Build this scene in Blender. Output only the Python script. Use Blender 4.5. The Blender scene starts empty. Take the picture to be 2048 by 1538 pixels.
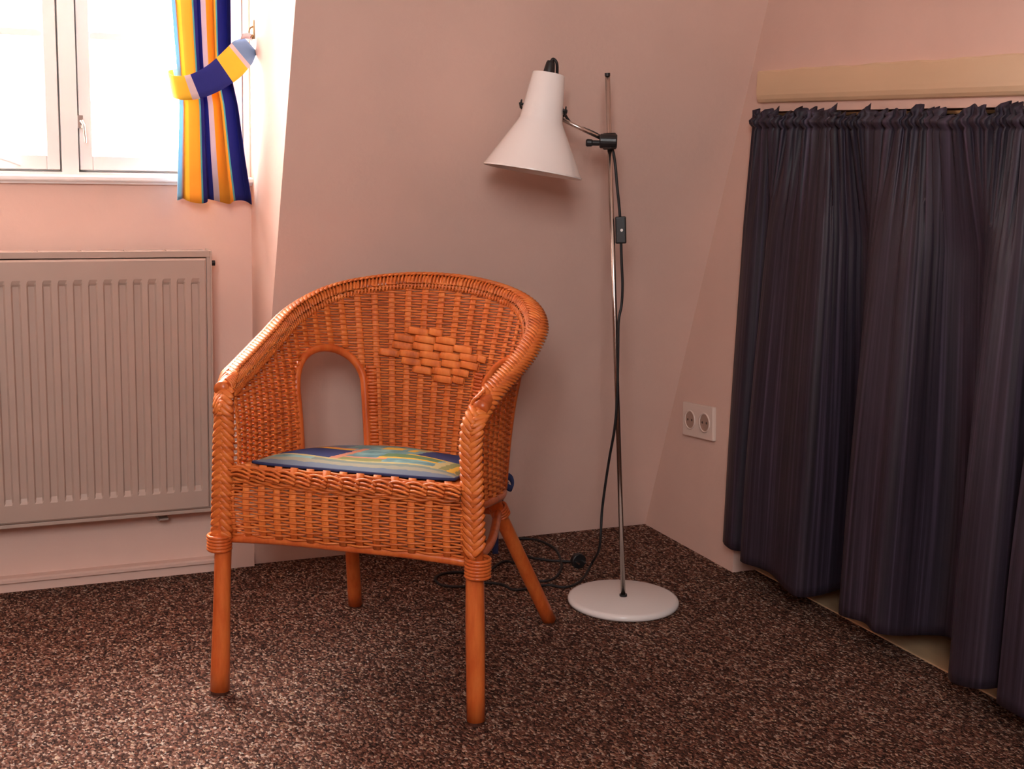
import bpy, math, random
import numpy as np
from mathutils import Vector, Matrix

random.seed(7)
rng = np.random.default_rng(7)
scene = bpy.context.scene
COL = scene.collection
PI = math.pi

# ------------------------------------------------------------------ camera
W_PX, H_PX, F_PX = 2048.0, 1538.0, 2646.3
YAW, PITCH, ROLL, CAM_H = 0.414899, 0.180979, 0.0269157, 1.0
_f = np.array([math.sin(YAW)*math.cos(PITCH), math.cos(YAW)*math.cos(PITCH), -math.sin(PITCH)])
_r = np.array([math.cos(YAW), -math.sin(YAW), 0.0])
_u = np.cross(_r, _f)
_r2 = math.cos(ROLL)*_r + math.sin(ROLL)*_u
_u2 = -math.sin(ROLL)*_r + math.cos(ROLL)*_u
CM = np.array([_r2, _u2, _f])


def ray(x, y):
    return CM.T @ np.array([(x-W_PX/2)/F_PX, -(y-H_PX/2)/F_PX, 1.0])


_d = ray(1290, 1048)                       # floor corner of the sloped wall and the right wall = origin
CAM = -_d * (-CAM_H/_d[2])
CAM[2] = CAM_H


def on_z(x, y, z=0.0):
    d = ray(x, y)
    return CAM + d*((z-CAM[2])/d[2])


def on_y(x, y, Y):
    d = ray(x, y)
    return CAM + d*((Y-CAM[1])/d[1])


def on_x(x, y, X=0.0):
    d = ray(x, y)
    return CAM + d*((X-CAM[0])/d[0])


cam_data = bpy.data.cameras.new('camera')
cam = bpy.data.objects.new('camera', cam_data)
COL.objects.link(cam)
cam_data.sensor_width = 36.0
cam_data.lens = F_PX/W_PX*36.0
cam_data.clip_start = 0.05
mw = Matrix.Identity(4)
for i in range(3):
    mw[i][0], mw[i][1], mw[i][2], mw[i][3] = _r2[i], _u2[i], -_f[i], CAM[i]
cam.matrix_world = mw
scene.camera = cam

# ------------------------------------------------------------------ world, lights, exposure
scene.view_settings.view_transform = 'Standard'
scene.view_settings.look = 'None'
scene.view_settings.exposure = 0.1
scene.view_settings.gamma = 1.0
scene.view_settings.use_curve_mapping = False

world = bpy.data.worlds.new('overcast_sky')
scene.world = world
world.use_nodes = True
bg = world.node_tree.nodes['Background']
bg.inputs['Color'].default_value = (0.95, 0.985, 1.0, 1.0)
bg.inputs['Strength'].default_value = 32.0


def portal(name, loc, rot, sx, sy):
    l = bpy.data.lights.new(name, 'AREA')
    l.shape = 'RECTANGLE'
    l.size, l.size_y = sx, sy
    l.cycles.is_portal = True
    o = bpy.data.objects.new(name, l)
    COL.objects.link(o)
    o.location = loc
    o.rotation_euler = rot
    return o


# openings of the room: the dormer window and an unseen window added for fill light
WX0, WX1, WZ0, WZ1 = -1.826, -1.062, 0.907, 1.64
BX0, BX1, BZ0, BZ1 = -2.70, -1.80, 1.45, 2.38         # unseen window added behind the photographer to fill the room with light
YB, XL, ZC = -3.9, -3.6, 2.45
portal('window_daylight', ((WX0+WX1)/2, 0.10, (WZ0+WZ1)/2), (-PI/2, 0, 0), WX1-WX0, WZ1-WZ0)
portal('added_window_portal', ((BX0+BX1)/2, YB-0.13, (BZ0+BZ1)/2), (PI/2, 0, 0), BX1-BX0, BZ1-BZ0)

# hazy sun coming in through the dormer window
sun = bpy.data.lights.new('hazy_sun', 'SUN')
sun.energy = 18.0
sun.angle = math.radians(32)
sun.color = (1.0, 1.0, 0.98)
so = bpy.data.objects.new('hazy_sun', sun)
COL.objects.link(so)
so.location = (-2.0, 2.0, 3.5)
so.rotation_euler = Vector((0.16, -1.0, -1.02)).to_track_quat('-Z', 'Y').to_euler()

# ------------------------------------------------------------------ materials


def srgb(r, g, b):
    def c(v):
        v /= 255.0
        return v/12.92 if v <= 0.04045 else ((v+0.055)/1.055)**2.4
    return (c(r), c(g), c(b), 1.0)


def new_mat(name):
    m = bpy.data.materials.new(name)
    m.use_nodes = True
    nt = m.node_tree
    return m, nt, nt.nodes['Principled BSDF']


def N(nt, t, **kw):
    n = nt.nodes.new(t)
    for k, v in kw.items():
        if isinstance(v, tuple) and k.startswith('i_'):
            n.inputs[k[2:]].default_value = v
        elif k.startswith('i_'):
            n.inputs[k[2:].replace('_', ' ')].default_value = v
        else:
            setattr(n, k, v)
    return n


def ramp(nt, stops, interp='LINEAR'):
    n = nt.nodes.new('ShaderNodeValToRGB')
    cr = n.color_ramp
    cr.interpolation = interp
    while len(cr.elements) < len(stops):
        cr.elements.new(0.5)
    for e, (p, c) in zip(cr.elements, stops):
        e.position = p
        e.color = c
    return n


def mat(name, col, rough=0.5, var=0.06, scale=12.0, bump=0.0, bscale=80.0, metal=0.0, spec=0.5, stretch=(1, 1, 1), coat=0.0, sheen=0.0):
    """one colour, broken up by object-space noise, with optional fine relief"""
    m, nt, b = new_mat(name)
    tc = N(nt, 'ShaderNodeTexCoord')
    mp = N(nt, 'ShaderNodeMapping')
    mp.inputs['Scale'].default_value = stretch
    nt.links.new(tc.outputs['Object'], mp.inputs['Vector'])
    no = N(nt, 'ShaderNodeTexNoise', i_Scale=scale, i_Detail=4.0)
    nt.links.new(mp.outputs[0], no.inputs['Vector'])
    lo_ = tuple(max(0, c*(1-var)) for c in col[:3])+(1,)
    hi_ = tuple(min(1, c*(1+var)) for c in col[:3])+(1,)
    r = ramp(nt, [(0.3, lo_), (0.7, hi_)])
    nt.links.new(no.outputs['Fac'], r.inputs['Fac'])
    nt.links.new(r.outputs['Color'], b.inputs['Base Color'])
    b.inputs['Roughness'].default_value = rough
    b.inputs['Metallic'].default_value = metal
    b.inputs['Specular IOR Level'].default_value = spec
    b.inputs['Coat Weight'].default_value = coat
    b.inputs['Sheen Weight'].default_value = sheen
    if bump:
        n2 = N(nt, 'ShaderNodeTexNoise', i_Scale=bscale, i_Detail=3.0)
        nt.links.new(mp.outputs[0], n2.inputs['Vector'])
        bp = N(nt, 'ShaderNodeBump', i_Strength=bump, i_Distance=0.002)
        nt.links.new(n2.outputs['Fac'], bp.inputs['Height'])
        nt.links.new(bp.outputs['Normal'], b.inputs['Normal'])
    return m


M = {}
WALL = (0.75, 0.515, 0.43, 1)
M['wall'] = mat('pink_plaster', WALL, 0.85, 0.035, 5.0, 0.35, 55.0, spec=0.2)
M['ceiling'] = mat('ceiling_paint', (0.80, 0.66, 0.58, 1), 0.9, 0.03, spec=0.2)
M['white_paint'] = mat('white_gloss_paint', (0.88, 0.85, 0.83, 1), 0.35, 0.02, 8)
M['radiator'] = mat('cream_radiator_enamel', (0.44, 0.33, 0.275, 1), 0.4, 0.03, 9)
M['beam'] = mat('cream_painted_timber', srgb(222, 190, 154), 0.5, 0.08, 6, 0.25, 30, stretch=(1, 0.15, 1))
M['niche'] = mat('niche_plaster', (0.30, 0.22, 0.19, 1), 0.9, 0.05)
M['niche_floor'] = mat('bare_pine_boards', srgb(214, 176, 136), 0.6, 0.15, 9, 0.2, 40, stretch=(1, 0.1, 1))
M['white_enamel'] = mat('white_lamp_enamel', (0.90, 0.85, 0.82, 1), 0.16, 0.015, 6)
M['chrome'] = mat('brushed_steel', (0.62, 0.56, 0.52, 1), 0.22, 0.05, 60, metal=1.0)
M['black'] = mat('black_plastic', (0.012, 0.011, 0.012, 1), 0.4, 0.1)
M['rubber'] = mat('black_cable_rubber', (0.012, 0.010, 0.011, 1), 0.55, 0.1)
M['socket'] = mat('cream_socket_plastic', (0.78, 0.62, 0.54, 1), 0.35, 0.02)
M['socket_hole'] = mat('dark_socket_hole', (0.06, 0.035, 0.03, 1), 0.6, 0.1)
M['brass'] = mat('dull_brass', (0.30, 0.19, 0.09, 1), 0.4, 0.1, metal=0.8)
M['navy'] = mat('navy_ribbon', srgb(36, 44, 84), 0.85, 0.12, 90)
M['white_dot'] = mat('white_switch_dot', (0.9, 0.88, 0.85, 1), 0.4, 0.01)


def wicker_mat(name, c1, c2, c3, stretch=(1, 1, 1), rough=0.45):
    m, nt, b = new_mat(name)
    tc = N(nt, 'ShaderNodeTexCoord')
    mp = N(nt, 'ShaderNodeMapping')
    mp.inputs['Scale'].default_value = stretch
    nt.links.new(tc.outputs['Object'], mp.inputs['Vector'])
    no = N(nt, 'ShaderNodeTexNoise', i_Scale=38.0, i_Detail=5.0, i_Roughness=0.65)
    nt.links.new(mp.outputs[0], no.inputs['Vector'])
    r = ramp(nt, [(0.24, c1), (0.45, c2), (0.68, c3)])
    nt.links.new(no.outputs['Fac'], r.inputs['Fac'])
    nt.links.new(r.outputs['Color'], b.inputs['Base Color'])
    b.inputs['Roughness'].default_value = rough
    b.inputs['Specular IOR Level'].default_value = 0.45
    return m


M['wicker'] = wicker_mat('orange_wicker', srgb(138, 63, 23), srgb(205, 103, 42), srgb(224, 128, 58), (0.35, 0.35, 2.6))
M['cane'] = wicker_mat('varnished_cane', srgb(164, 70, 26), srgb(198, 92, 39), srgb(216, 116, 55), (1, 1, 0.2), 0.32)
M['stake'] = wicker_mat('flat_wicker_stake', srgb(158, 76, 28), srgb(216, 112, 46), srgb(232, 136, 64), (1, 1, 0.3), 0.6)
M['foot'] = mat('dark_scuffed_cane_end', srgb(70, 32, 18), 0.6, 0.2, 40)

# carpet: flecked loop pile


def carpet():
    m, nt, b = new_mat('brown_flecked_carpet')
    tc = N(nt, 'ShaderNodeTexCoord')
    n0 = N(nt, 'ShaderNodeTexNoise', i_Scale=140.0, i_Detail=2.0)
    nt.links.new(tc.outputs['Object'], n0.inputs['Vector'])
    mx = N(nt, 'ShaderNodeVectorMath', operation='MULTIPLY_ADD')
    mx.inputs[1].default_value = (0.006, 0.006, 0.006)
    nt.links.new(n0.outputs['Color'], mx.inputs[0])
    nt.links.new(tc.outputs['Object'], mx.inputs[2])
    mpc = N(nt, 'ShaderNodeMapping')
    mpc.inputs['Rotation'].default_value = (0, 0, 0.41)
    mpc.inputs['Scale'].default_value = (1.0, 0.6, 1.0)
    nt.links.new(mx.outputs[0], mpc.inputs['Vector'])
    v = N(nt, 'ShaderNodeTexVoronoi', i_Scale=285.0)
    nt.links.new(mpc.outputs[0], v.inputs['Vector'])
    sep = N(nt, 'ShaderNodeSeparateColor')
    nt.links.new(v.outputs['Color'], sep.inputs[0])
    r = ramp(nt, [(0.0, srgb(46, 31, 28)), (0.25, srgb(74, 50, 43)), (0.5, srgb(102, 70, 59)),
                  (0.72, srgb(130, 88, 74)), (0.88, srgb(160, 130, 115)), (1.0, srgb(196, 173, 156))])
    nt.links.new(sep.outputs[0], r.inputs['Fac'])
    r1 = ramp(nt, [(0.0, (1.0, 0.80, 0.70, 1)), (0.35, (1, 1, 1, 1)), (0.6, (0.92, 1.0, 1.05, 1)), (0.85, (1.0, 0.92, 0.75, 1)), (1.0, (1, 0.85, 0.85, 1))])
    nt.links.new(sep.outputs[1], r1.inputs['Fac'])
    mul = N(nt, 'ShaderNodeMix', data_type='RGBA', blend_type='MULTIPLY')
    mul.inputs[0].default_value = 1.0
    nt.links.new(r.outputs['Color'], mul.inputs[6])
    nt.links.new(r1.outputs['Color'], mul.inputs[7])
    nt.links.new(mul.outputs[2], b.inputs['Base Color'])
    b.inputs['Roughness'].default_value = 0.95
    b.inputs['Specular IOR Level'].default_value = 0.1
    bp = N(nt, 'ShaderNodeBump', i_Strength=0.9, i_Distance=0.004)
    inv = N(nt, 'ShaderNodeMath', operation='SUBTRACT')
    inv.inputs[0].default_value = 1.0
    nt.links.new(v.outputs['Distance'], inv.inputs[1])
    nt.links.new(inv.outputs[0], bp.inputs['Height'])
    nt.links.new(bp.outputs['Normal'], b.inputs['Normal'])
    return m


M['carpet'] = carpet()


def stripe_mat(name, stops, axis=0, rough=0.85, transl=0.0):
    """flat woven stripes along one UV axis"""
    m, nt, b = new_mat(name)
    uv = N(nt, 'ShaderNodeUVMap')
    sp = N(nt, 'ShaderNodeSeparateXYZ')
    nt.links.new(uv.outputs[0], sp.inputs[0])
    r = ramp(nt, stops, 'CONSTANT')
    nt.links.new(sp.outputs[axis], r.inputs['Fac'])
    nt.links.new(r.outputs['Color'], b.inputs['Base Color'])
    b.inputs['Roughness'].default_value = rough
    b.inputs['Specular IOR Level'].default_value = 0.15
    wv = N(nt, 'ShaderNodeTexNoise', i_Scale=700.0)
    tc = N(nt, 'ShaderNodeTexCoord')
    nt.links.new(tc.outputs['Object'], wv.inputs['Vector'])
    bp = N(nt, 'ShaderNodeBump', i_Strength=0.2, i_Distance=0.001)
    nt.links.new(wv.outputs['Fac'], bp.inputs['Height'])
    nt.links.new(bp.outputs['Normal'], b.inputs['Normal'])
    if transl:
        t = N(nt, 'ShaderNodeBsdfTranslucent')
        nt.links.new(r.outputs['Color'], t.inputs['Color'])
        mix = N(nt, 'ShaderNodeMixShader')
        mix.inputs[0].default_value = transl
        out = nt.nodes['Material Output']
        nt.links.new(b.outputs[0], mix.inputs[1])
        nt.links.new(t.outputs[0], mix.inputs[2])
        nt.links.new(mix.outputs[0], out.inputs['Surface'])
    return m


YEL, ORG, NVY, LIL = srgb(240, 190, 60), srgb(232, 162, 56), srgb(44, 48, 122), srgb(206, 186, 190)
TEA, LBL, STL = srgb(90, 160, 160), srgb(150, 205, 232), srgb(112, 140, 178)
M['striped'] = stripe_mat('striped_curtain_cotton', [(0, LBL), (0.04, LIL), (0.09, ORG), (0.14, YEL), (0.20, ORG), (0.285, TEA), (0.30, NVY),  # thin yellow band inside the orange is a highlight put into the colour
                          (0.53, LIL), (0.57, ORG), (0.77, TEA), (0.79, NVY)], 0, transl=0.25)
M['tieback'] = stripe_mat('striped_tieback_cotton', [(0, LBL), (0.10, YEL), (0.385, LIL), (0.43, NVY), (0.67, YEL), (0.815, LIL), (0.85, STL)], 0)


def dark_cloth():
    m, nt, b = new_mat('charcoal_violet_curtain')
    uv = N(nt, 'ShaderNodeUVMap')
    mp = N(nt, 'ShaderNodeMapping')
    mp.inputs['Scale'].default_value = (330, 1.2, 1)
    nt.links.new(uv.outputs[0], mp.inputs['Vector'])
    no = N(nt, 'ShaderNodeTexNoise', i_Scale=1.0, i_Detail=2.0)
    nt.links.new(mp.outputs[0], no.inputs['Vector'])
    r = ramp(nt, [(0.3, srgb(36, 29, 37)), (0.55, srgb(53, 44, 56)), (0.75, srgb(78, 66, 84))])
    nt.links.new(no.outputs['Fac'], r.inputs['Fac'])
    nt.links.new(r.outputs['Color'], b.inputs['Base Color'])
    b.inputs['Roughness'].default_value = 0.5
    b.inputs['Specular IOR Level'].default_value = 0.3
    bp = N(nt, 'ShaderNodeBump', i_Strength=0.25, i_Distance=0.001)
    nt.links.new(no.outputs['Fac'], bp.inputs['Height'])
    nt.links.new(bp.outputs['Normal'], b.inputs['Normal'])
    return m


M['dark_cloth'] = dark_cloth()


def cushion_mat():
    """printed patchwork: rectangles laid over a teal ground in UV space"""
    m, nt, b = new_mat('patchwork_print_cotton')
    uv = N(nt, 'ShaderNodeUVMap')
    tc = N(nt, 'ShaderNodeTexCoord')
    nz = N(nt, 'ShaderNodeTexNoise', i_Scale=60.0)
    nt.links.new(tc.outputs['Object'], nz.inputs['Vector'])
    wob = N(nt, 'ShaderNodeVectorMath', operation='MULTIPLY_ADD')
    wob.inputs[1].default_value = (0.03, 0.03, 0)
    nt.links.new(nz.outputs['Color'], wob.inputs[0])
    nt.links.new(uv.outputs[0], wob.inputs[2])
    sp = N(nt, 'ShaderNodeSeparateXYZ')
    nt.links.new(wob.outputs[0], sp.inputs[0])
    n1 = N(nt, 'ShaderNodeTexNoise', i_Scale=25.0, i_Detail=4.0)
    nt.links.new(tc.outputs['Object'], n1.inputs['Vector'])
    base = ramp(nt, [(0.35, srgb(92, 122, 126)), (0.6, srgb(126, 158, 154))])
    nt.links.new(n1.outputs['Fac'], base.inputs['Fac'])
    cur = base.outputs['Color']

    def cmp(sock, op, v):
        n = N(nt, 'ShaderNodeMath', operation=op)
        nt.links.new(sock, n.inputs[0])
        n.inputs[1].default_value = v
        return n.outputs[0]

    def mulm(a, c):
        n = N(nt, 'ShaderNodeMath', operation='MULTIPLY')
        nt.links.new(a, n.inputs[0])
        nt.links.new(c, n.inputs[1])
        return n.outputs[0]
    nav, oli, gold, pnk, tan_, slate = srgb(58, 64, 104), srgb(132, 130, 84), srgb(208, 160, 62), srgb(196, 130, 104), srgb(178, 160, 112), srgb(112, 120, 134)
    boxes = [(-.1, 1.1, -.1, .05, slate), (-.1, 1.1, .05, .09, srgb(150, 142, 122)), (.3, 1.1, .09, .13, srgb(120, 128, 118)), (-.1, 1.1, .13, .16, tan_), (-.1, .36, .16, .50, nav), (-.1, .34, .50, .56, gold), (-.1, .34, .56, .60, pnk),
             (-.1, .26, .60, .86, slate), (.36, .40, .16, .62, pnk), (.40, .62, .16, .24, oli), (.40, .62, .24, .28, pnk), (.46, .58, .62, .72, gold),
             (.62, .66, .60, .70, gold), (.70, .73, .58, .66, tan_), (.56, .88, .28, .33, gold), (.56, .86, .33, .46, srgb(96, 120, 84)),
             (.70, 1.1, .50, .96, nav), (.62, .70, .70, 1.1, tan_), (.1, .62, .92, 1.1, oli), (.66, .96, .46, .50, gold),
             (.88, .92, .12, .50, tan_), (.92, 1.1, .14, .50, oli), (.96, .99, .12, .50, gold)]
    for x0, x1, y0, y1, c in boxes:
        k = mulm(mulm(cmp(sp.outputs[0], 'GREATER_THAN', x0), cmp(sp.outputs[0], 'LESS_THAN', x1)),
                 mulm(cmp(sp.outputs[1], 'GREATER_THAN', y0), cmp(sp.outputs[1], 'LESS_THAN', y1)))
        mx = N(nt, 'ShaderNodeMix', data_type='RGBA')
        nt.links.new(k, mx.inputs[0])
        nt.links.new(cur, mx.inputs[6])
        mx.inputs[7].default_value = c
        cur = mx.outputs[2]
    nt.links.new(cur, b.inputs['Base Color'])
    b.inputs['Roughness'].default_value = 0.9
    b.inputs['Specular IOR Level'].default_value = 0.1
    return m


M['cushion'] = cushion_mat()


def glass_mat():
    m, nt, b = new_mat('window_glass')
    tr = N(nt, 'ShaderNodeBsdfTransparent')
    gl = N(nt, 'ShaderNodeBsdfGlossy', i_Roughness=0.02)
    fr = N(nt, 'ShaderNodeFresnel', i_IOR=1.45)
    mx = N(nt, 'ShaderNodeMixShader')
    ge = N(nt, 'ShaderNodeNewGeometry')
    fm = N(nt, 'ShaderNodeMath', operation='SUBTRACT')
    fm.inputs[0].default_value = 1.0
    nt.links.new(ge.outputs['Backfacing'], fm.inputs[1])
    fk = N(nt, 'ShaderNodeMath', operation='MULTIPLY')
    nt.links.new(fr.outputs[0], fk.inputs[0])
    nt.links.new(fm.outputs[0], fk.inputs[1])
    nt.links.new(fk.outputs[0], mx.inputs[0])
    nt.links.new(tr.outputs[0], mx.inputs[1])
    nt.links.new(gl.outputs[0], mx.inputs[2])
    nt.links.new(mx.outputs[0], nt.nodes['Material Output'].inputs['Surface'])
    return m


M['glass'] = glass_mat()

# ------------------------------------------------------------------ mesh helpers


class MB:
    """collects vertices and faces for one mesh"""

    def __init__(s):
        s.v, s.f, s.uv = [], [], {}

    def add(s, vs, fs):
        o = len(s.v)
        s.v += [tuple(map(float, p)) for p in vs]
        s.f += [tuple(i+o for i in f) for f in fs]

    def box(s, x0, x1, y0, y1, z0, z1):
        s.add([(x0, y0, z0), (x1, y0, z0), (x1, y1, z0), (x0, y1, z0), (x0, y0, z1), (x1, y0, z1), (x1, y1, z1), (x0, y1, z1)],
              [(0, 3, 2, 1), (4, 5, 6, 7), (0, 1, 5, 4), (1, 2, 6, 5), (2, 3, 7, 6), (3, 0, 4, 7)])
        return s

    def prism(s, poly, axis, a, b):
        """extrude a 2-D polygon along an axis (0,1,2) from a to b"""
        n = len(poly)

        def p3(p, t):
            return {0: (t, p[0], p[1]), 1: (p[0], t, p[1]), 2: (p[0], p[1], t)}[axis]
        s.add([p3(p, a) for p in poly]+[p3(p, b) for p in poly],
              [tuple(range(n))[::-1], tuple(range(n, 2*n))]+[(i, (i+1) % n, n+(i+1) % n, n+i) for i in range(n)])
        return s

    def tube(s, pts, rad, n=8, caps=True, closed=False, flat=1.0, normals=None):
        """round tube along points; rad number or list; flat squashes along `normals`"""
        P = np.array(pts, float)
        k = len(P)
        R = np.full(k, rad) if np.isscalar(rad) else np.array(rad, float)
        if closed:
            T = np.roll(P, -1, 0)-np.roll(P, 1, 0)
        else:
            T = np.gradient(P, axis=0)
        T /= np.linalg.norm(T, axis=1)[:, None]+1e-12
        vs = []
        up = np.array([0, 0, 1.0]) if abs(T[0][2]) < 0.9 else np.array([1.0, 0, 0])
        a = np.cross(T[0], up)
        a /= np.linalg.norm(a)
        for i in range(k):
            if normals is not None:
                nn = np.array(normals[i])
                a = np.cross(T[i], nn)
            else:
                a = a-T[i]*(a@T[i])
            a /= np.linalg.norm(a)+1e-12
            bb = np.cross(T[i], a)
            for j in range(n):
                t = 2*PI*j/n
                vs.append(P[i]+R[i]*(math.cos(t)*a+flat*math.sin(t)*bb))
        fs = []
        for i in range(k if closed else k-1):
            i2 = (i+1) % k
            for j in range(n):
                j2 = (j+1) % n
                fs.append((i*n+j, i*n+j2, i2*n+j2, i2*n+j))
        if caps and not closed:
            fs.append(tuple(range(n))[::-1])
            fs.append(tuple((k-1)*n+j for j in range(n)))
        s.add(vs, fs)
        return s

    def lathe(s, prof, n=48, M4=None, close=False):
        """revolve (r,z) profile about z, then place with M4"""
        vs, fs = [], []
        k = len(prof)
        for r, z in prof:
            for j in range(n):
                t = 2*PI*j/n
                p = Vector((r*math.cos(t), r*math.sin(t), z))
                vs.append(tuple(M4 @ p) if M4 else tuple(p))
        for i in range(k-1):
            for j in range(n):
                j2 = (j+1) % n
                fs.append((i*n+j, i*n+j2, (i+1)*n+j2, (i+1)*n+j))
        s.add(vs, fs)
        return s

    def grid(s, F, nu, nv, uvf=None):
        """surface F(u,v) on a grid"""
        o = len(s.v)
        for j in range(nv+1):
            for i in range(nu+1):
                p = F(i/nu, j/nv)
                if uvf:
                    s.uv[len(s.v)] = uvf(i/nu, j/nv)
                s.v.append(tuple(map(float, p)))
        for j in range(nv):
            for i in range(nu):
                a = o+j*(nu+1)+i
                s.f.append((a, a+1, a+nu+2, a+nu+1))
        return s


MW = {}


def world_of(o):
    return MW.get(o.name, Matrix.Identity(4)) if o else Matrix.Identity(4)


def obj(name, mb, material, parent=None, smooth=False, local=False, bevel=0.0, solid=0.0, seg=2, loc=None):
    """link one mesh object; vertices are given in world space (or in the parent's space with local=True)"""
    me = bpy.data.meshes.new(name)
    V = mb.v
    base = world_of(parent)
    own = Matrix.Identity(4)
    if not local:
        if parent is None:
            c = np.array(V)
            org = Vector(((c[:, 0].min()+c[:, 0].max())/2, (c[:, 1].min()+c[:, 1].max())/2, c[:, 2].min()))
            own = Matrix.Translation(org)
            inv = own.inverted()
        else:
            inv = base.inverted()
        A = np.array(inv)
        V = (np.array(V) @ A[:3, :3].T)+A[:3, 3]
        V = [tuple(p) for p in V]
    me.from_pydata(V, [], mb.f)
    me.update()
    if mb.uv:
        l = me.uv_layers.new(name='UVMap')
        for lp in me.loops:
            l.data[lp.index].uv = mb.uv.get(lp.vertex_index, (0, 0))
    me.materials.append(material)
    if smooth:
        me.shade_smooth()
    o = bpy.data.objects.new(name, me)
    COL.objects.link(o)
    if parent is None:
        o.matrix_world = own
        MW[o.name] = own
    else:
        o.parent = parent
        MW[o.name] = base
    if solid:
        s = o.modifiers.new('thickness', 'SOLIDIFY')
        s.thickness = solid
        s.offset = 0
    if bevel:
        b = o.modifiers.new('bevel', 'BEVEL')
        b.width = bevel
        b.segments = seg
        b.limit_method = 'ANGLE'
        b.angle_limit = math.radians(40)
    return o


def thing(name, label, cat, loc=(0, 0, 0), rotz=0.0, group=None):
    o = bpy.data.objects.new(name, None)
    COL.objects.link(o)
    o.empty_display_size = 0.05
    o.location = loc
    o.rotation_euler = (0, 0, rotz)
    MW[o.name] = Matrix.Translation(Vector(loc)) @ Matrix.Rotation(rotz, 4, 'Z')
    o['label'] = label
    o['category'] = cat
    if group:
        o['group'] = group
    return o


def tag(o, label, cat, group=None):
    o['label'] = label
    o['category'] = cat
    if group:
        o['group'] = group
    return o


def struct(o, label, cat):
    o['kind'] = 'structure'
    o['label'] = label
    o['category'] = cat
    return o


def spline(pts, n):
    """Catmull-Rom through points, n samples"""
    P = np.array(pts, float)
    k = len(P)
    Q = np.vstack([2*P[0]-P[1], P, 2*P[-1]-P[-2]])
    out = []
    for t in np.linspace(0, k-1, n):
        i = min(int(t), k-2)
        f = t-i
        p0, p1, p2, p3 = Q[i], Q[i+1], Q[i+2], Q[i+3]
        out.append(0.5*((2*p1)+(-p0+p2)*f+(2*p0-5*p1+4*p2-p3)*f*f+(-p0+3*p1-3*p2+p3)*f**3))
    return np.array(out)


def resample(P, n):
    P = np.array(P)
    d = np.r_[0, np.cumsum(np.linalg.norm(np.diff(P, axis=0), axis=1))]
    t = np.linspace(0, d[-1], n)
    return np.stack([np.interp(t, d, P[:, i]) for i in range(P.shape[1])], 1)


# ------------------------------------------------------------------ the room
SL = 0.331                                 # lean of the mansard wall into the room per metre of height
DX0, DX1, DZ, YW = -1.83, -1.06, 1.76, -0.015   # dormer sides, dormer ceiling, face of the window wall
NY0, NY1, NZ, NX = -0.429, -2.05, 1.083, 0.062   # niche opening in the right wall

fl = MB().box(XL, 0.0, YB, 0.12, -0.06, 0.0)
fl.box(0.0, NX, -2.05, -0.429, -0.06, 0.0)
struct(obj('floor', fl, M['carpet']), 'brown flecked loop-pile carpet covering the floor', 'floor')

wl = MB()                                   # leaning wall: right of the dormer, left of it, and above
T = 0.12


def lean(x0, x1, z0, z1):
    wl.prism([(-SL*z0, z0), (-SL*z1, z1), (T, z1), (T, z0)], 0, x0, x1)


lean(DX1, 0.0, 0.0, DZ)
lean(XL, DX0, 0.0, DZ)
lean(XL, 0.0, DZ, ZC+0.05)

struct(obj('wall_back', wl, M['wall']), 'pink plaster wall leaning inwards behind the chair', 'wall')

ww = MB()                                   # window wall of the dormer with its opening
ww.box(DX0, DX1, YW, YW+0.16, -0.02, WZ0)
ww.box(DX0, DX1, YW, YW+0.16, WZ1, DZ)
ww.box(DX0, WX0, YW, YW+0.16, WZ0, WZ1)
ww.box(WX1, DX1, YW, YW+0.16, WZ0, WZ1)
struct(obj('wall_window', ww, M['wall']), 'upright plaster wall below and around the window', 'wall')

ev = MB().box(DX0-0.3, DX1+0.3, YW+0.16, 0.26, 1.70, 1.76)  # unseen slab, added outside the window to cut off the steep sky
struct(obj('added_eave', ev, M['white_paint']), 'unseen eave added outside the dormer to block steep sky light', 'eave')

wr = MB()
wr.box(0, T, NY0, 0.12, -0.06, ZC+0.05)
wr.box(0, T, NY1, NY0, NZ, ZC+0.05)
wr.box(0, T, YB, NY1, -0.06, ZC+0.05)
struct(obj('wall_right', wr, M['wall']), 'pink plaster wall with the curtained niche opening', 'wall')

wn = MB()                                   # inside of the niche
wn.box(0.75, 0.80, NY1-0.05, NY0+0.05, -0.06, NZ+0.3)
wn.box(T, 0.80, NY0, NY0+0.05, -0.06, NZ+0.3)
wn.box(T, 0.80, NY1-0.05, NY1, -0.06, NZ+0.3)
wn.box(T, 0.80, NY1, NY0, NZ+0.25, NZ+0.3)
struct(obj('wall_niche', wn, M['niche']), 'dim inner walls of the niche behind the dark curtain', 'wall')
nb = struct(obj('floor_niche', MB().box(NX, 0.80, NY1, NY0, -0.06, -0.004), M['niche_floor']), 'bare pale boards under the dark curtain', 'floor')
for i in range(6):
    x0 = NX+0.002+i*0.12
    obj('board', MB().box(x0, x0+0.117, NY1+0.002, NY0-0.002, -0.004, 0.002), M['niche_floor'], nb, bevel=0.001)

wf = MB()
wf.box(XL, T, YB-T, YB, 0, BZ0)
wf.box(XL, T, YB-T, YB, BZ1, ZC)
wf.box(XL, BX0, YB-T, YB, BZ0, BZ1)
wf.box(BX1, T, YB-T, YB, BZ0, BZ1)
struct(obj('wall_front', wf, M['wall']), 'plaster wall behind the photographer', 'wall')
struct(obj('wall_left', MB().box(XL-T, XL, YB-T, 0.12, 0, ZC+0.05), M['wall']), 'plaster wall on the far left of the room', 'wall')
cg = MB().box(XL-T, T, YB-T, 0.0, ZC, ZC+0.10)
struct(obj('ceiling', cg, M['ceiling']), 'pale ceiling of the attic room', 'ceiling')

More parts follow.
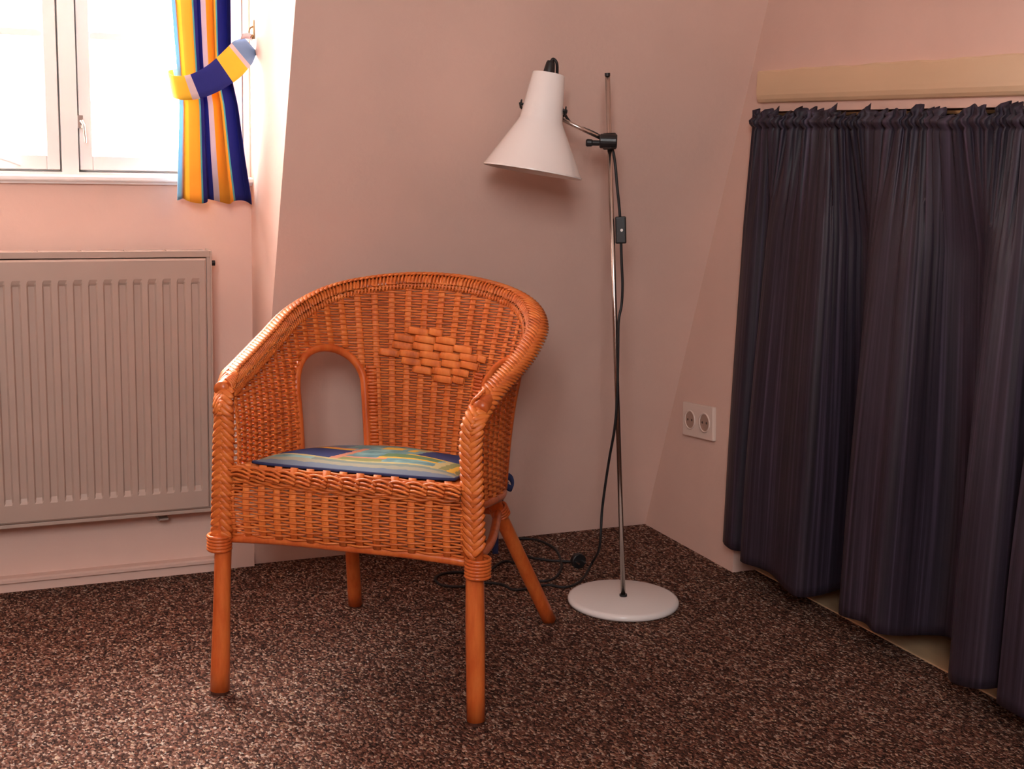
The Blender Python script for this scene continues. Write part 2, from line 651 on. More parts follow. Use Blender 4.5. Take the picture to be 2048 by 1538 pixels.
# baseboard of the window wall
bb = MB().prism([(YW, 0.0), (YW-0.008, 0.0), (YW-0.008, 0.022), (YW-0.020, 0.024), (YW-0.021, 0.031), (YW-0.016, 0.034), (YW, 0.036)], 0, DX0, -1.125)
struct(obj('baseboard_window', bb, M['wall']), 'low painted skirting strip under the radiator', 'baseboard')

# timber lintel above the niche
bm_ = MB()
prof = [(0.0, 1.104), (-0.003, 1.101), (-0.008, 1.103), (-0.012, 1.109), (-0.0145, 1.118), (-0.015, 1.128), (-0.015, 1.168), (-0.012, 1.171), (0.0, 1.172)]
ny = 40
rows = []
for i in range(ny+1):
    y = -0.434+(-2.05+0.434)*i/ny
    w = 0.0012*math.sin(i*2.1)+0.001*math.sin(i*5.3)
    rows.append([(x, y, z+(w if z > 1.16 else 0.0)) for x, z in prof])
n = len(prof)
bm_.v = [p for r in rows for p in r]
for i in range(ny):
    for j in range(n-1):
        a = i*n+j
        bm_.f.append((a, a+1, a+n+1, a+n))
bm_.f.append(tuple(range(n)))
bm_.f.append(tuple(ny*n+j for j in range(n))[::-1])
struct(obj('trim_1', bm_, M['beam'], smooth=False), 'cream timber lintel above the dark curtain', 'lintel')


# ------------------------------------------------------------------ windows
def window(name, x0, x1, z0, z1, yin, depth, muntin_z, label, into=1):
    """two casements meeting at a post; `into` points outdoors along y"""
    root = thing(name, label, 'window', ((x0+x1)/2, yin, z0))
    root['kind'] = 'structure'
    xc = (x0+x1)/2
    ya, yb = sorted((yin, yin+into*depth))
    fr = MB()
    fr.box(x0, x0+0.012, ya, yb, z0, z1)
    fr.box(x1-0.012, x1, ya, yb, z0, z1)
    fr.box(x0+0.012, x1-0.012, ya, yb, z1-0.03, z1)
    fr.box(x0+0.012, x1-0.012, ya, yb, z0, z0+0.006)
    fr.box(xc-0.017, xc+0.017, ya, yb, z0+0.006, z1-0.03)
    ra, rb_ = sorted((yin+into*(depth-0.010), yin+into*(depth+0.004)))
    for xa, xb in ((x0, xc), (xc, x1)):
        fr.box(xa, xa+0.036, ra, rb_, z0, z1)
        fr.box(xb-0.036, xb, ra, rb_, z0, z1)
        fr.box(xa+0.036, xb-0.036, ra, rb_, z0, z0+0.026)
        fr.box(xa+0.036, xb-0.036, ra, rb_, z1-0.045, z1)
    obj('window_frame', fr, M['white_paint'], root)
    for xa, xb in ((x0+0.0135, xc-0.0205), (xc+0.0205, x1-0.0135)):
        sa, sb = sorted((yin+into*0.006, yin+into*(depth-0.012)))
        za, zb = z0+0.0105, z1-0.032
        w = 0.026
        s = MB()
        s.box(xa, xa+w, sa, sb, za, zb)
        s.box(xb-w, xb, sa, sb, za, zb)
        s.box(xa+w, xb-w, sa, sb, za, za+0.03)
        s.box(xa+w, xb-w, sa, sb, zb-w, zb)
        sash = obj('sash', s, M['white_paint'], root, bevel=0.002)
        ym = (sa+sb)/2
        obj('glazing_bar', MB().box(xa+w, xb-w, sa+0.006, sb-0.006, muntin_z-0.008, muntin_z+0.008), M['white_paint'], sash, bevel=0.002)
        obj('pane', MB().box(xa+w, xb-w, ym-0.0015, ym+0.0015, za+0.03, muntin_z-0.008), M['glass'], sash)
        obj('pane', MB().box(xa+w, xb-w, ym-0.0015, ym+0.0015, muntin_z+0.008, zb-w), M['glass'], sash)
    return root, xc


wroot, wxc = window('window_1', WX0, WX1, WZ0, WZ1, YW+0.004, 0.06, 1.198, 'white double casement window beside the striped curtain')
h = MB()
h.box(wxc+0.017, wxc+0.027, YW-0.004, YW+0.008, 1.005, 1.032)
h.tube([(wxc+0.0235, YW-0.008, 1.02), (wxc+0.027, YW-0.016, 1.012), (wxc+0.030, YW-0.018, 0.975)], [0.0035, 0.003, 0.0025], 8)
obj('handle', h, M['chrome'], wroot)
st = MB()
st.tube(spline([(-1.66, YW-0.006, 0.936), (-1.62, YW-0.01, 0.945), (-1.58, YW-0.01, 0.938), (-1.545, YW-0.008, 0.926)], 12), 0.003, 6)
obj('stay_arm', st, M['white_paint'], wroot)
obj('window_sill', MB().prism([(YW, 0.889), (YW-0.010, 0.889), (YW-0.012, 0.893), (YW-0.018, 0.895), (YW-0.02, 0.898), (YW-0.02, 0.904), (YW-0.017, 0.907), (YW, 0.908)], 0, WX0-0.03, WX1+0.02), M['white_paint'], wroot)
window('added_window', BX0, BX1, BZ0, BZ1, YB-0.004, 0.06, 2.05, 'unseen white casement window added behind the photographer for fill light', -1)


# ------------------------------------------------------------------ radiator
def radiator():
    x1, x0 = -1.167, -1.779
    yb, yf = YW-0.035, -0.105
    z0, z1 = 0.168, 0.752
    root = thing('radiator', 'cream fluted panel radiator under the window', 'radiator', ((x0+x1)/2, YW, z0))
    cs = MB()
    cs.box(x0, x0+0.004, yb, yf, z0, z1)
    cs.box(x1-0.004, x1, yb, yf, z0, z1)
    cs.box(x0+0.004, x1-0.004, yb, yb+0.004, z0, z1-0.004)
    cs.box(x0+0.004, x1-0.004, yf, yf+0.004, z1-0.014, z1)
    cs.box(x1-0.012, x1-0.004, yf, yf+0.004, z0+0.008, z1-0.014)
    cs.box(x0+0.004, x0+0.012, yf, yf+0.004, z0+0.008, z1-0.014)
    cs.box(x0+0.004, x1-0.004, yf, yf+0.004, z0, z0+0.008)
    obj('casing', cs, M['radiator'], root, bevel=0.001)
    # top grille bars
    for i in range(7):
        xa = x1-0.01-0.0875*(i+1)
        g = MB().box(xa+0.006, xa+0.0855, yf+0.006, yb-0.002, z1-0.004, z1-0.001)
        obj('grille_bar', g, M['radiator'], root)
    # fluted front panel: one pressed sheet
    px0, px1, pz0, pz1 = x0+0.0135, x1-0.0135, z0+0.0105, z1-0.0165
    xs = [px0]
    dep = {}
    x = px1-0.0135
    chan = []
    while x-0.0205 > px0+0.008:
        chan.append(x)
        x -= 0.0298*1.02
    zz = [pz0, pz0+0.004, pz0+0.040, pz0+0.045, pz0+0.052, pz1-0.055, pz1-0.050, pz1-0.042, pz1-0.004, pz1]
    inside = [0, 0, 0, 0.45, 1, 1, 0.45, 0, 0, 0]
    cols = [(px0, 0), (px0+0.003, 0)]
    for c in reversed(chan):
        cols += [(c-0.0200, 0), (c-0.0165, 1), (c-0.0040, 1), (c-0.0005, 0)]
    cols += [(px1-0.003, 0), (px1, 0)]
    mb = MB()
    ypan = yf-0.004
    for j, z in enumerate(zz):
        for i, (cx, d) in enumerate(cols):
            edge = 0.003 if (j in (0, len(zz)-1) or i in (0, len(cols)-1)) else 0.0
            mb.v.append((cx, ypan+edge+0.0055*d*inside[j], z))
    nc = len(cols)
    for j in range(len(zz)-1):
        for i in range(nc-1):
            a = j*nc+i
            mb.f.append((a, a+1, a+nc+1, a+nc))
    obj('front_panel', mb, M['radiator'], root, solid=0.0015)
    # valves, bleed plug, bracket and pipes
    v = MB().tube([(x1-0.002, -0.07, 0.722), (x1+0.013, -0.07, 0.722)], 0.0065, 6)
    obj('bleed_plug', v, M['black'], root)
    v = MB().tube([(x1-0.002, -0.07, 0.212), (x1+0.006, -0.07, 0.212)], 0.009, 12)
    v.tube([(x1+0.006, -0.07, 0.198), (x1+0.030, -0.07, 0.212)], 0.013, 12)
    v.tube([(x1+0.018, -0.07, 0.225), (x1+0.018, -0.07, 0.185)], 0.012, 12)
    obj('valve', v, M['black'], root, smooth=False)
    v = MB().tube([(x1+0.018, -0.07, 0.185), (x1+0.018, -0.07, 0.05), (x1+0.018, -0.06, 0.0)], 0.0075, 10)
    obj('pipe', v, M['radiator'], root, smooth=True)
    for bx in (-1.275, -1.66):
        g = MB().box(bx-0.01, bx+0.01, YW-0.001, yb+0.001, 0.14, 0.70)
        g.box(bx-0.01, bx+0.01, YW-0.055, YW-0.001, 0.147, 0.151)
        obj('bracket', g, M['radiator'], root)


radiator()


# ------------------------------------------------------------------ striped curtain with tieback
def striped_curtain():
    ztop, zhem, ztie = 1.69, 0.858, 1.095
    y0 = -0.072
    ph = [(0, 0), (0.10, 0.022), (0.165, 0.0), (0.28, -0.022), (0.40, -0.006), (0.50, 0.024), (0.60, 0.004), (0.70, -0.020), (0.81, 0.002), (0.90, 0.02), (1.0, -0.004)]
    pu, pd = zip(*ph)

    def ends(z):
        zs = [zhem, 0.95, 1.06, ztie+0.02, 1.18, 1.28, 1.5, ztop]
        L = [-1.236, -1.232, -1.227, -1.230, -1.234, -1.240, -1.30, -1.36]
        R_ = [-1.070, -1.084, -1.098, -1.110, -1.112, -1.112, -1.10, -1.09]
        return np.interp(z, zs, L), np.interp(z, zs, R_)

    def F(u, v):
        z = ztop+(zhem-ztop)*v
        l, r = ends(z)
        amp = 0.75+0.35*min(1, abs(z-ztie)/0.3)
        d = np.interp(u, pu, pd)*amp
        lat = 0.006*math.sin(u*PI*7+0.6)
        zz = z+(0.004*math.sin(u*17)-0.004*u if v > 0.999 else 0)
        return (l+(r-l)*u+lat, y0+d+0.004*math.sin(9*u+3*v), zz)
    mb = MB().grid(F, 120, 60, lambda u, v: (u, 1-v))
    o = obj('curtain', mb, M['striped'], smooth=True, solid=0.0015)
    tag(o, 'yellow and navy striped curtain gathered at the window', 'curtain')
    # tieback: a band round the front of the curtain, up to a hook on the dormer cheek
    root = thing('curtain_tieback', 'striped cloth tieback looped round the yellow curtain', 'tieback', (-1.075, -0.06, 1.2))
    path = [(-1.205, -0.030, 1.115), (-1.240, -0.060, 1.106), (-1.238, -0.098, 1.095), (-1.205, -0.112, 1.096), (-1.165, -0.112, 1.113),
            (-1.125, -0.108, 1.142), (-1.094, -0.092, 1.172), (-1.070, -0.066, 1.192)]
    C = resample(spline(path, 80), 41)
    Wd = np.array([[0.006, 0, 0.022]]*41)
    for i in range(41):
        t = i/40
        Wd[i] = np.array([-0.004-0.016*min(1, max(0, (t-0.25)/0.5)), 0, 0.0245-0.004*max(0, (t-0.7)/0.3)])
        if t > 0.88:
            Wd[i] *= 1-(t-0.88)*2.6

    def G(u, v):
        i = u*40
        k = min(int(round(i)), 40)
        return C[k]+Wd[k]*(2*v-1)
    b = MB().grid(G, 40, 4, lambda u, v: (u, v))
    obj('band', b, M['tieback'], root, smooth=True, solid=0.002)
    lp = MB().grid(lambda u, v: np.array([-1.095+0.032*u, -0.095+0.04*u, 1.2065+0.004*math.sin(u*PI)])+np.array([0.002, 0.0, 0.006])*(2*v-1), 8, 2, lambda u, v: (0.4, v))
    obj('loop', lp, M['tieback'], root, smooth=True, solid=0.002)
    hk = MB().box(DX1-0.003, DX1, -0.064, -0.050, 1.205, 1.245)
    hk.tube(spline([(DX1-0.002, -0.057, 1.232), (DX1-0.010, -0.058, 1.226), (DX1-0.012, -0.060, 1.214), (DX1-0.008, -0.064, 1.208), (DX1-0.005, -0.066, 1.214)], 14), 0.0018, 6)
    tag(obj('tieback_hook', hk, M['brass']), 'small metal tieback hook screwed to the dormer cheek', 'hook')
    rd = MB().tube([(WX0-0.001, -0.075, 1.70), (WX1+0.001, -0.075, 1.70)], 0.008, 12)
    tag(obj('curtain_rail', rd, M['white_paint'], smooth=True), 'white rail above the window carrying the striped curtain', 'curtain rail')


striped_curtain()


# ------------------------------------------------------------------ dark curtain over the niche
def dark_curtain():
    hem = [(-.405, -.006), (-.44, -.022), (-.478, -.024), (-.495, .008), (-.515, .010), (-.535, -.040), (-.57, -.054), (-.62, -.042), (-.66, -.040), (-.73, -.052), (-.770, -.048),
           (-.778, .0), (-.772, .046), (-.80, .052), (-.85, .012), (-.905, -.046), (-.94, -.060), (-.985, -.046), (-1.03, -.054), (-1.046, -.02), (-1.05, .02), (-1.07, .046), (-1.11, .050),
           (-1.15, .038), (-1.19, -.005), (-1.235, -.050), (-1.27, -.064), (-1.315, -.050), (-1.328, .0), (-1.330, .036), (-1.345, .0), (-1.36, -.056), (-1.40, -.072), (-1.46, -.058), (-1.48, .02),
           (-1.52, .03), (-1.56, -.05), (-1.62, -.07), (-1.67, .02), (-1.73, -.06), (-1.79, -.07), (-1.85, .02), (-1.91, -.06), (-1.98, -.05), (-2.03, -.02)]
    hem = [(y, x*1.7 if x > 0.012 else x) for y, x in hem]
    H = resample(spline([(x, y) for y, x in hem], 400), 561)
    nU = 560
    yl = np.convolve(np.pad(H[:, 1], 45, mode='edge'), np.ones(91)/91, 'valid')
    yl[0:45] = np.linspace(-.452, yl[45], 46)[:45]
    yl[-45:] = np.linspace(yl[-46], -2.045, 46)[1:]
    ph = np.cumsum(rng.uniform(0.6, 1.5, 70))
    ph = ph/ph[-1]
    am = rng.uniform(0.5, 1.2, 70)
    gx = np.zeros(nU+1)
    for i in range(nU+1):
        u = i/nU
        k = np.searchsorted(ph, u)
        p0 = ph[k-1] if k > 0 else 0
        p1 = ph[min(k, 69)]
        f = (u-p0)/max(1e-6, p1-p0)
        gx[i] = am[min(k, 69)]*math.sin(2*PI*f)
    jag = rng.uniform(-1, 1, 90)
    zh = 0.068

    def P(i, z):
        u = i/nU
        yt = yl[i]
        s = min(1, max(0, (1.05-z)/0.80))
        s = s*s*(3-2*s)*0.55+0.45*min(1, max(0, (1.05-z)/0.22))
        hx, hy = H[i]
        g = 0.010*gx[i]*(1-s)**3
        base = -0.030
        x = base+(hx-0.010-base)*s+g
        y = yt+(hy-yt)*s+0.004*math.cos(gx[i]*3+i*.1)*(1-s)
        return x, y
    zs = list(np.linspace(zh, 1.039, 46))
    mb = MB()
    nr = len(zs)
    for j, z in enumerate(zs):
        for i in range(nU+1):
            x, y = P(i, z)
            dz = (0.006*math.sin(i*0.045)+0.004*math.sin(i*0.11+1))*(1-j/(nr-1))
            mb.uv[len(mb.v)] = (i/nU, z)
            mb.v.append((x, y, z+dz))
    # casing round the rod and the standing frill above it
    for z, off, ampl in ((1.046, -0.004, 0.006), (1.053, -0.012, 0.008), (1.060, -0.014, 0.009), (1.067, -0.005, 0.008), (1.072, -0.005, 0.011), (1.078, -0.006, 0.014)):
        for i in range(nU+1):
            x, y = P(i, 1.05)
            q = i/nU*88
            k = int(q)
            jj = jag[k]*(1-(q-k))+jag[min(k+1, 89)]*(q-k)
            dz = (0.013*jj+0.006*gx[i])*(1.0 if z > 1.075 else 0.5) if z > 1.07 else 0.003*jj
            mb.uv[len(mb.v)] = (i/nU, z)
            mb.v.append((-0.026+off+ampl*gx[i]*0.8, y, z+dz))
    tot = nr+6
    for j in range(tot-1):
        for i in range(nU):
            a = j*(nU+1)+i
            mb.f.append((a, a+1, a+nU+2, a+nU+1))
    o = obj('curtain', mb, M['dark_cloth'], smooth=True, solid=0.0015)
    tag(o, 'dark charcoal violet curtain gathered across the low niche', 'curtain')
    r = MB().tube([(-0.022, -0.462, 1.060), (-0.022, -2.06, 1.060)], 0.006, 12)
    ro = thing('curtain_rod', 'thin brass rod carrying the dark niche curtain', 'curtain rod', (-0.022, -1.2, 1.07))
    obj('rod', r, M['brass'], ro, smooth=True)
    tr = MB().box(-0.012, 0.0, -2.05, -0.425, 1.072, 1.078)
    obj('track', tr, M['brass'], ro)


dark_curtain()


# ------------------------------------------------------------------ double socket
def socket():
    c = np.mean([on_x(*p) for p in ((1372, 800), (1437, 815), (1370, 870), (1432, 883))], axis=0)
    root = thing('wall_socket', 'cream double power socket low on the wall by the dark curtain', 'socket', (0, c[1], c[2]-0.045))
    wy, hz, th = 0.071, 0.042, math.radians(-5)

    def rot(mb):
        out = []
        for x, y, z in mb.v:
            a, b_ = y-0, z-0
            out.append((x, c[1]+a*math.cos(th)-b_*math.sin(th), c[2]+a*math.sin(th)+b_*math.cos(th)))
        mb.v = out
        return mb
    obj('plate', rot(MB().box(-0.011, 0, -wy, wy, -hz, hz)), M['socket'], root, bevel=0.003, seg=3)
    for s in (-1, 1):
        yc = s*0.034
        rm = Matrix.Translation((-0.011, yc, 0)) @ Matrix.Rotation(-PI/2, 4, 'Y')
        ring = MB().lathe([(0.0245, 0.0), (0.0245, 0.002), (0.022, 0.0025), (0.0205, 0.0)], 32, rm)
        outl = obj('outlet', rot(ring), M['socket'], root, smooth=True)
        cup = MB().lathe([(0.0205, 0.0004), (0.0, 0.0004)], 32, rm)
        obj('recess', rot(cup), M['socket_hole'] if False else mat('shaded_recess_plastic', (0.42, 0.27, 0.21, 1), 0.5, 0.05), outl)  # flat disc; the shade of the recess is put into its darker colour
        hl = MB()
        for q in (-1, 1):
            hm = Matrix.Translation((-0.0118, yc+q*0.0095, 0)) @ Matrix.Rotation(-PI/2, 4, 'Y')
            hl.lathe([(0.0032, 0.0), (0.0, 0.0)], 12, hm)
        obj('pin_hole', rot(hl), M['socket_hole'], outl)


socket()


# ------------------------------------------------------------------ floor lamp
def floor_lamp():
    B = on_z(1246, 1207)
    vd = np.array([B[0]-CAM[0], B[1]-CAM[1], 0.0])
    vd /= np.linalg.norm(vd)
    rt = np.array([vd[1], -vd[0], 0.0])     # to the right seen from the camera

    def at(x, y, off=0.0):
        d = ray(x, y)
        return CAM + d*((((B-CAM)@vd)+off)/(d@vd))
    root = thing('floor_lamp', 'white spotlight floor lamp on a thin steel pole in the corner', 'lamp', tuple(B))
    mb = MB().lathe([(0.0, 0.0), (0.116, 0.0), (0.1225, 0.004), (0.1235, 0.009), (0.121, 0.0145), (0.115, 0.0165), (0.0, 0.0175)], 72)
    mb.v = [(x+B[0], y+B[1], z) for x, y, z in mb.v]
    obj('base', mb, M['white_enamel'], root, smooth=True)
    top = at(1215, 150)
    low = np.array([B[0], B[1], 0.016])
    obj('pole', MB().tube([low, top], 0.0052, 16), M['chrome'], root, smooth=True)
    ax = (top-low)/np.linalg.norm(top-low)
    obj('pole_cap', MB().tube([top-ax*0.002, top+ax*0.004], 0.0058, 16), M['black'], root)
    obj('collar', MB().tube([low+ax*0.001, low+ax*0.006], 0.0085, 20), M['black'], root)
    # clamp with thumb screw
    cc = at(1210, 283)
    t = np.dot(cc-low, ax)
    cc = low+ax*t
    cm = MB().tube([cc-ax*0.017, cc-ax*0.015, cc+ax*0.015, cc+ax*0.017], [0.012, 0.0145, 0.0145, 0.012], 20)
    q = cc-rt*0.004-vd*0.016
    cm.tube([q-rt*0.016, q-rt*0.014, q+rt*0.018, q+rt*0.020], [0.013, 0.015, 0.015, 0.013], 20)
    clamp = obj('clamp', cm, M['black'], root, smooth=False)
    k0 = at(1190, 286, -0.018)
    kn = MB().tube([k0+rt*0.012, k0-rt*0.006], 0.0058, 10)
    kn.tube([k0-rt*0.005, k0-rt*0.007, k0-rt*0.016, k0-rt*0.019], [0.006, 0.0075, 0.008, 0.006], 12, flat=1.0)
    obj('knob', kn, M['black'], clamp)
    # shade
    s_top, s_bot = at(1097.5, 147.5, -0.06), at(1065, 344, -0.075)
    zx = (s_top-s_bot)
    L = np.linalg.norm(zx)
    zx /= L
    xx = rt-zx*(rt@zx)
    xx /= np.linalg.norm(xx)
    yy = np.cross(zx, xx)
    M4 = Matrix(((xx[0], yy[0], zx[0], s_bot[0]), (xx[1], yy[1], zx[1], s_bot[1]), (xx[2], yy[2], zx[2], s_bot[2]), (0, 0, 0, 1)))
    sc = np.linalg.norm(at(1162, 358, -0.07)-at(968, 325, -0.07))/2/99.0   # metres per photo pixel at the shade
    rb, rn, rt_ = 99*sc, 43*sc, 32.5*sc
    zn = L*0.525
    pr = [(0.0, L), (rt_*0.97, L), (rt_, L-0.002), (rn-0.0005, zn+0.006), (rn+0.0006, zn), (rn+0.004, zn-0.007), (rb-0.001, 0.0045), (rb+0.001, 0.003), (rb+0.001, 0.0), (rb-0.001, 0.0),
          (rb-0.0025, 0.004), (rn+0.0025, zn-0.007), (rn-0.0025, zn+0.004), (rt_-0.003, L-0.004), (0.0, L-0.004)]
    shade = obj('lamp_shade', MB().lathe(pr, 72, M4), M['white_enamel'], root, smooth=True)
    md = shade.modifiers.new('split', 'EDGE_SPLIT')
    md.split_angle = math.radians(45)
    bulb = MB().lathe([(0.0, 0.035), (0.018, 0.038), (0.028, 0.05), (0.03, 0.065), (0.022, 0.085), (0.013, 0.10), (0.013, 0.13)], 24, M4)
    obj('bulb', bulb, M['white_paint'], shade, smooth=True)
    cap = MB().lathe([(0.0125, L-0.002), (0.0115, L+0.006), (0.009, L+0.022), (0.007, L+0.026), (0.0, L+0.0265)], 20, M4)
    obj('cable_entry', cap, M['black'], shade, smooth=True)
    # side screws of the pivot bracket
    for sg, zz in ((-1, L*0.66), (1, L*0.66)):
        rr = rn+(rt_-rn)*(0.66-0.525)/0.475
        ctr = s_bot+zx*zz+xx*sg*(rr+0.001)
        s = MB().tube([ctr-xx*sg*0.002, ctr+xx*sg*0.003], 0.003, 10)
        s.tube([ctr+xx*sg*0.003, ctr+xx*sg*0.0045, ctr+xx*sg*0.0055], [0.009, 0.0095, 0.008], 16)
        obj('pivot_screw', s, M['black'], shade)
    br = MB()
    brk = []
    for a in np.linspace(-0.05, PI+0.05, 25):
        brk.append(s_bot+zx*(L*0.66-0.018*math.sin(a))+xx*math.cos(a)*(rn+0.004)+yy*math.sin(a)*(rn+0.006))
    br.tube(brk, 0.0025, 6)
    obj('bracket', br, M['black'], root)
    # arm from the bracket to the clamp
    a0 = brk[12]
    if (a0-s_bot)@vd < 0:
        a0 = s_bot+zx*(L*0.62)-yy*(rn+0.006)
    a1 = q
    a_vis = at(1135, 244, -0.03)
    obj('arm', MB().tube([a_vis-(a1-a_vis)*0.35, a1], 0.0042, 12), M['chrome'], root, smooth=True)
    # cable: cap -> behind the shade -> clamp -> switch -> down the pole -> floor
    tp = s_bot+zx*(L+0.026)
    up = [tp-zx*0.004, tp+zx*0.004+xx*0.004, tp-zx*0.004+xx*0.013, tp-zx*0.035+xx*0.018+vd*0.02, tp-zx*0.08+xx*0.03+vd*0.05, at(1142, 247, 0.0), at(1170, 258, 0.0), at(1196, 270, 0.004), at(1220, 288, 0.014),
          at(1229, 318, 0.01), at(1234, 370, 0.0), at(1238, 410, 0.0), at(1240, 434, 0.0)]
    cb = MB().tube(spline(up, 90), 0.0031, 8)
    obj('cable', cb, M['rubber'], root, smooth=True)
    # inline switch
    s0, s1 = at(1241, 433, 0.0), at(1242, 487, 0.0)
    sa = (s0-s1)/np.linalg.norm(s0-s1)
    sx = rt-sa*(rt@sa)
    sx /= np.linalg.norm(sx)
    sy = np.cross(sa, sx)
    mid = (s0+s1)/2
    hl = np.linalg.norm(s0-s1)/2
    mb = MB().box(-0.0115, 0.0115, -0.008, 0.008, -hl, hl)
    mb.v = [tuple(mid+sx*x+sy*y+sa*z) for x, y, z in mb.v]
    sw = obj('switch', mb, M['black'], root, bevel=0.003, seg=3)
    sgn = -1 if sy@vd > 0 else 1
    dm = MB().tube([mid+sx*0.002+sy*sgn*0.0078, mid+sx*0.002+sy*sgn*0.0092], [0.0032, 0.0028], 14)
    obj('switch_dot', dm, M['white_dot'], sw)
    dn = [at(1242, 485, 0), at(1243, 520, 0), at(1245, 570, 0), at(1243, 610, 0), at(1237, 645, -0.008), at(1236, 720, -0.01), at(1234, 800, -0.008), at(1229, 858, 0), at(1219, 915, 0.03), at(1212, 960, 0.05),
          at(1204, 1022, 0.06), at(1199, 1094, 0.06)]
    fp = [(1184, 1138), (1162, 1161), (1131, 1174), (1096, 1170), (1062, 1176), (1027, 1179), (1002, 1168), (965, 1166), (925, 1173), (884, 1170), (870, 1157), (887, 1147), (925, 1144), (948, 1152),
          (962, 1163), (987, 1135), (1012, 1122), (1040, 1132), (1062, 1155), (1085, 1162), (1110, 1155), (1123, 1132), (1112, 1100), (1078, 1081), (1040, 1077), (1020, 1083), (1034, 1100),
          (1059, 1114), (1105, 1121), (1146, 1123)]
    fl_ = [on_z(*p, 0.0035) for p in fp]
    fl_[0][2] = 0.02
    obj('cable', MB().tube(spline(dn+fl_, 420), 0.0030, 8), M['rubber'], root, smooth=True)
    pl = on_z(1146, 1123, 0.008)
    pe = on_z(1160, 1126, 0.016)
    d = pe-pl
    d[2] = 0
    d /= np.linalg.norm(d)
    pg = MB().tube([pl, pl+d*0.012+np.array([0, 0, .006]), pl+d*0.02+np.array([0, 0, .010])], [0.004, 0.006, 0.009], 12)
    c0 = pl+d*0.02+np.array([0, 0, .011])
    pg.tube([c0, c0+d*0.002, c0+d*0.014, c0+d*0.015], [0.014, 0.018, 0.018, 0.016], 20)
    plug = obj('plug', pg, M['black'], root)
    sd = np.array([d[1], -d[0], 0])
    pn = MB()
    for s in (-1, 1):
        pn.tube([c0+d*0.014+sd*s*0.0095, c0+d*0.033+sd*s*0.0095], 0.0024, 8)
    obj('plug_pin', pn, M['chrome'], plug)


floor_lamp()


# ------------------------------------------------------------------ wicker armchair
TH = math.radians(-37)
CO = (-0.934, -0.651, 0.0)
chair = thing('wicker_armchair', 'orange wicker armchair with rounded back and cane legs', 'chair', CO, TH)
BOTR = [(.212, -.243, .385), (.222, -.13, .370), (.216, .0, .350), (.190, .095, .337), (.135, .160, .328), (.068, .190, .324), (0, .198, .322)]
RIMR = [(.218, -.243, .560), (.228, -.13, .582), (.237, .0, .612), (.232, .110, .650), (.186, .200, .684), (.096, .248, .703), (0, .260, .709)]
full = lambda R: [(-x, y, z) for x, y, z in R[:-1]]+list(reversed(R))
NS = 600
BC = spline(full(BOTR), NS)
RC = spline(full(RIMR), NS)
arc = np.r_[0, np.cumsum(np.linalg.norm(np.diff((BC+RC)/2, axis=0), axis=1))]
ulen = arc[-1]
BC = np.stack([np.interp(np.linspace(0, ulen, NS), arc, BC[:, i]) for i in range(3)], 1)
RC = np.stack([np.interp(np.linspace(0, ulen, NS), arc, RC[:, i]) for i in range(3)], 1)
tang = np.gradient(RC, axis=0)
OUT = np.stack([-tang[:, 1], tang[:, 0], 0*tang[:, 0]], 1)     # outward: left of the walking direction
OUT /= np.linalg.norm(OUT, axis=1)[:, None]
if OUT[NS//2][1] < 0:
    OUT = -OUT
HT = np.linalg.norm(RC-BC, axis=1)
RHO = 0.017


def at_u(A, u):
    x = u*(NS-1)
    i = int(min(max(x, 0), NS-1.001))
    f = x-i
    return A[i]*(1-f)+A[min(i+1, NS-1)]*f


def shell(u, s):
    """point and outward normal at arc height s above the lower edge; past the rim it rolls outwards"""
    b, r, o = at_u(BC, u), at_u(RC, u), at_u(OUT, u)
    Hh = np.linalg.norm(r-b)
    up = (r-b)/Hh
    if s <= Hh:
        t = s/Hh
        bulge = 0.012*math.sin(PI*t)
        nrm = o-up*(o@up)
        nrm /= np.linalg.norm(nrm)
        return b+(r-b)*t-nrm*bulge*0.0+nrm*bulge*(-0.5), nrm
    phi = PI-(s-Hh)/RHO
    c = r+o*RHO
    dirv = o*math.cos(phi)+np.array([0, 0, 1.0])*math.sin(phi)
    return c+dirv*RHO, dirv


# arched openings, in (u, height z) : mirrored pair
UH, HW, HTOP, HBOT = 0.316, 0.074, 0.580, 0.0


def hole(u, z, pad=0.0):
    for uc in (UH, 1-UH):
        sgn = 1 if uc < 0.5 else -1
        du = (u-uc)*sgn
        spring = HTOP-HW*1.05
        w = HW-pad/ulen
        if z < spring:
            if abs(du) < w:
                return True
        elif (du/w)**2+((z-spring)/(HTOP-spring-pad))**2 < 1:
            return True
    return False


NST = 40                                     # upright stakes round the shell
stake_u = [0.012+(1-0.024)*i/(NST-1) for i in range(NST)]
AMP = 0.0044


def woven_rows(mb, surf, smax, pitch, s0, n_st, hole_fn=None, r=0.0018, per=4, u0=0.004, u1=0.996, seg=5, amp=AMP):
    """horizontal strands going in front of and behind the stakes, row by row"""
    k = 0
    s = s0
    us = np.linspace(u0, u1, (n_st-1)*per+1)
    while s < smax:
        run, nrm = [], []

        def flush():
            if len(run) > 2:
                mb.tube(run, r*random.uniform(0.92, 1.08), seg, caps=True, normals=nrm, flat=1.0)
        ph = (k % 2)*PI
        for u in us:
            t = (u-u0)/(u1-u0)*(n_st-1)
            p, nn, ok = surf(u, s)
            if not ok or (hole_fn and hole_fn(u, p[2])):
                flush()
                run, nrm = [], []
                continue
            run.append(p+nn*amp*math.cos(PI*t+ph))
            nrm.append(nn)
        flush()
        s += pitch
        k += 1


def wall_surf(u, s):
    Hh = np.linalg.norm(at_u(RC, u)-at_u(BC, u))
    p, nn = shell(u, s)
    return p, nn, s <= Hh+0.004


wv = MB()
woven_rows(wv, wall_surf, HT.max()+0.004, 0.0054, 0.004, NST, hole, r=0.0023)
back = obj('backrest', wv, M['wicker'], chair, smooth=True, local=True)
back['kind'] = 'stuff'


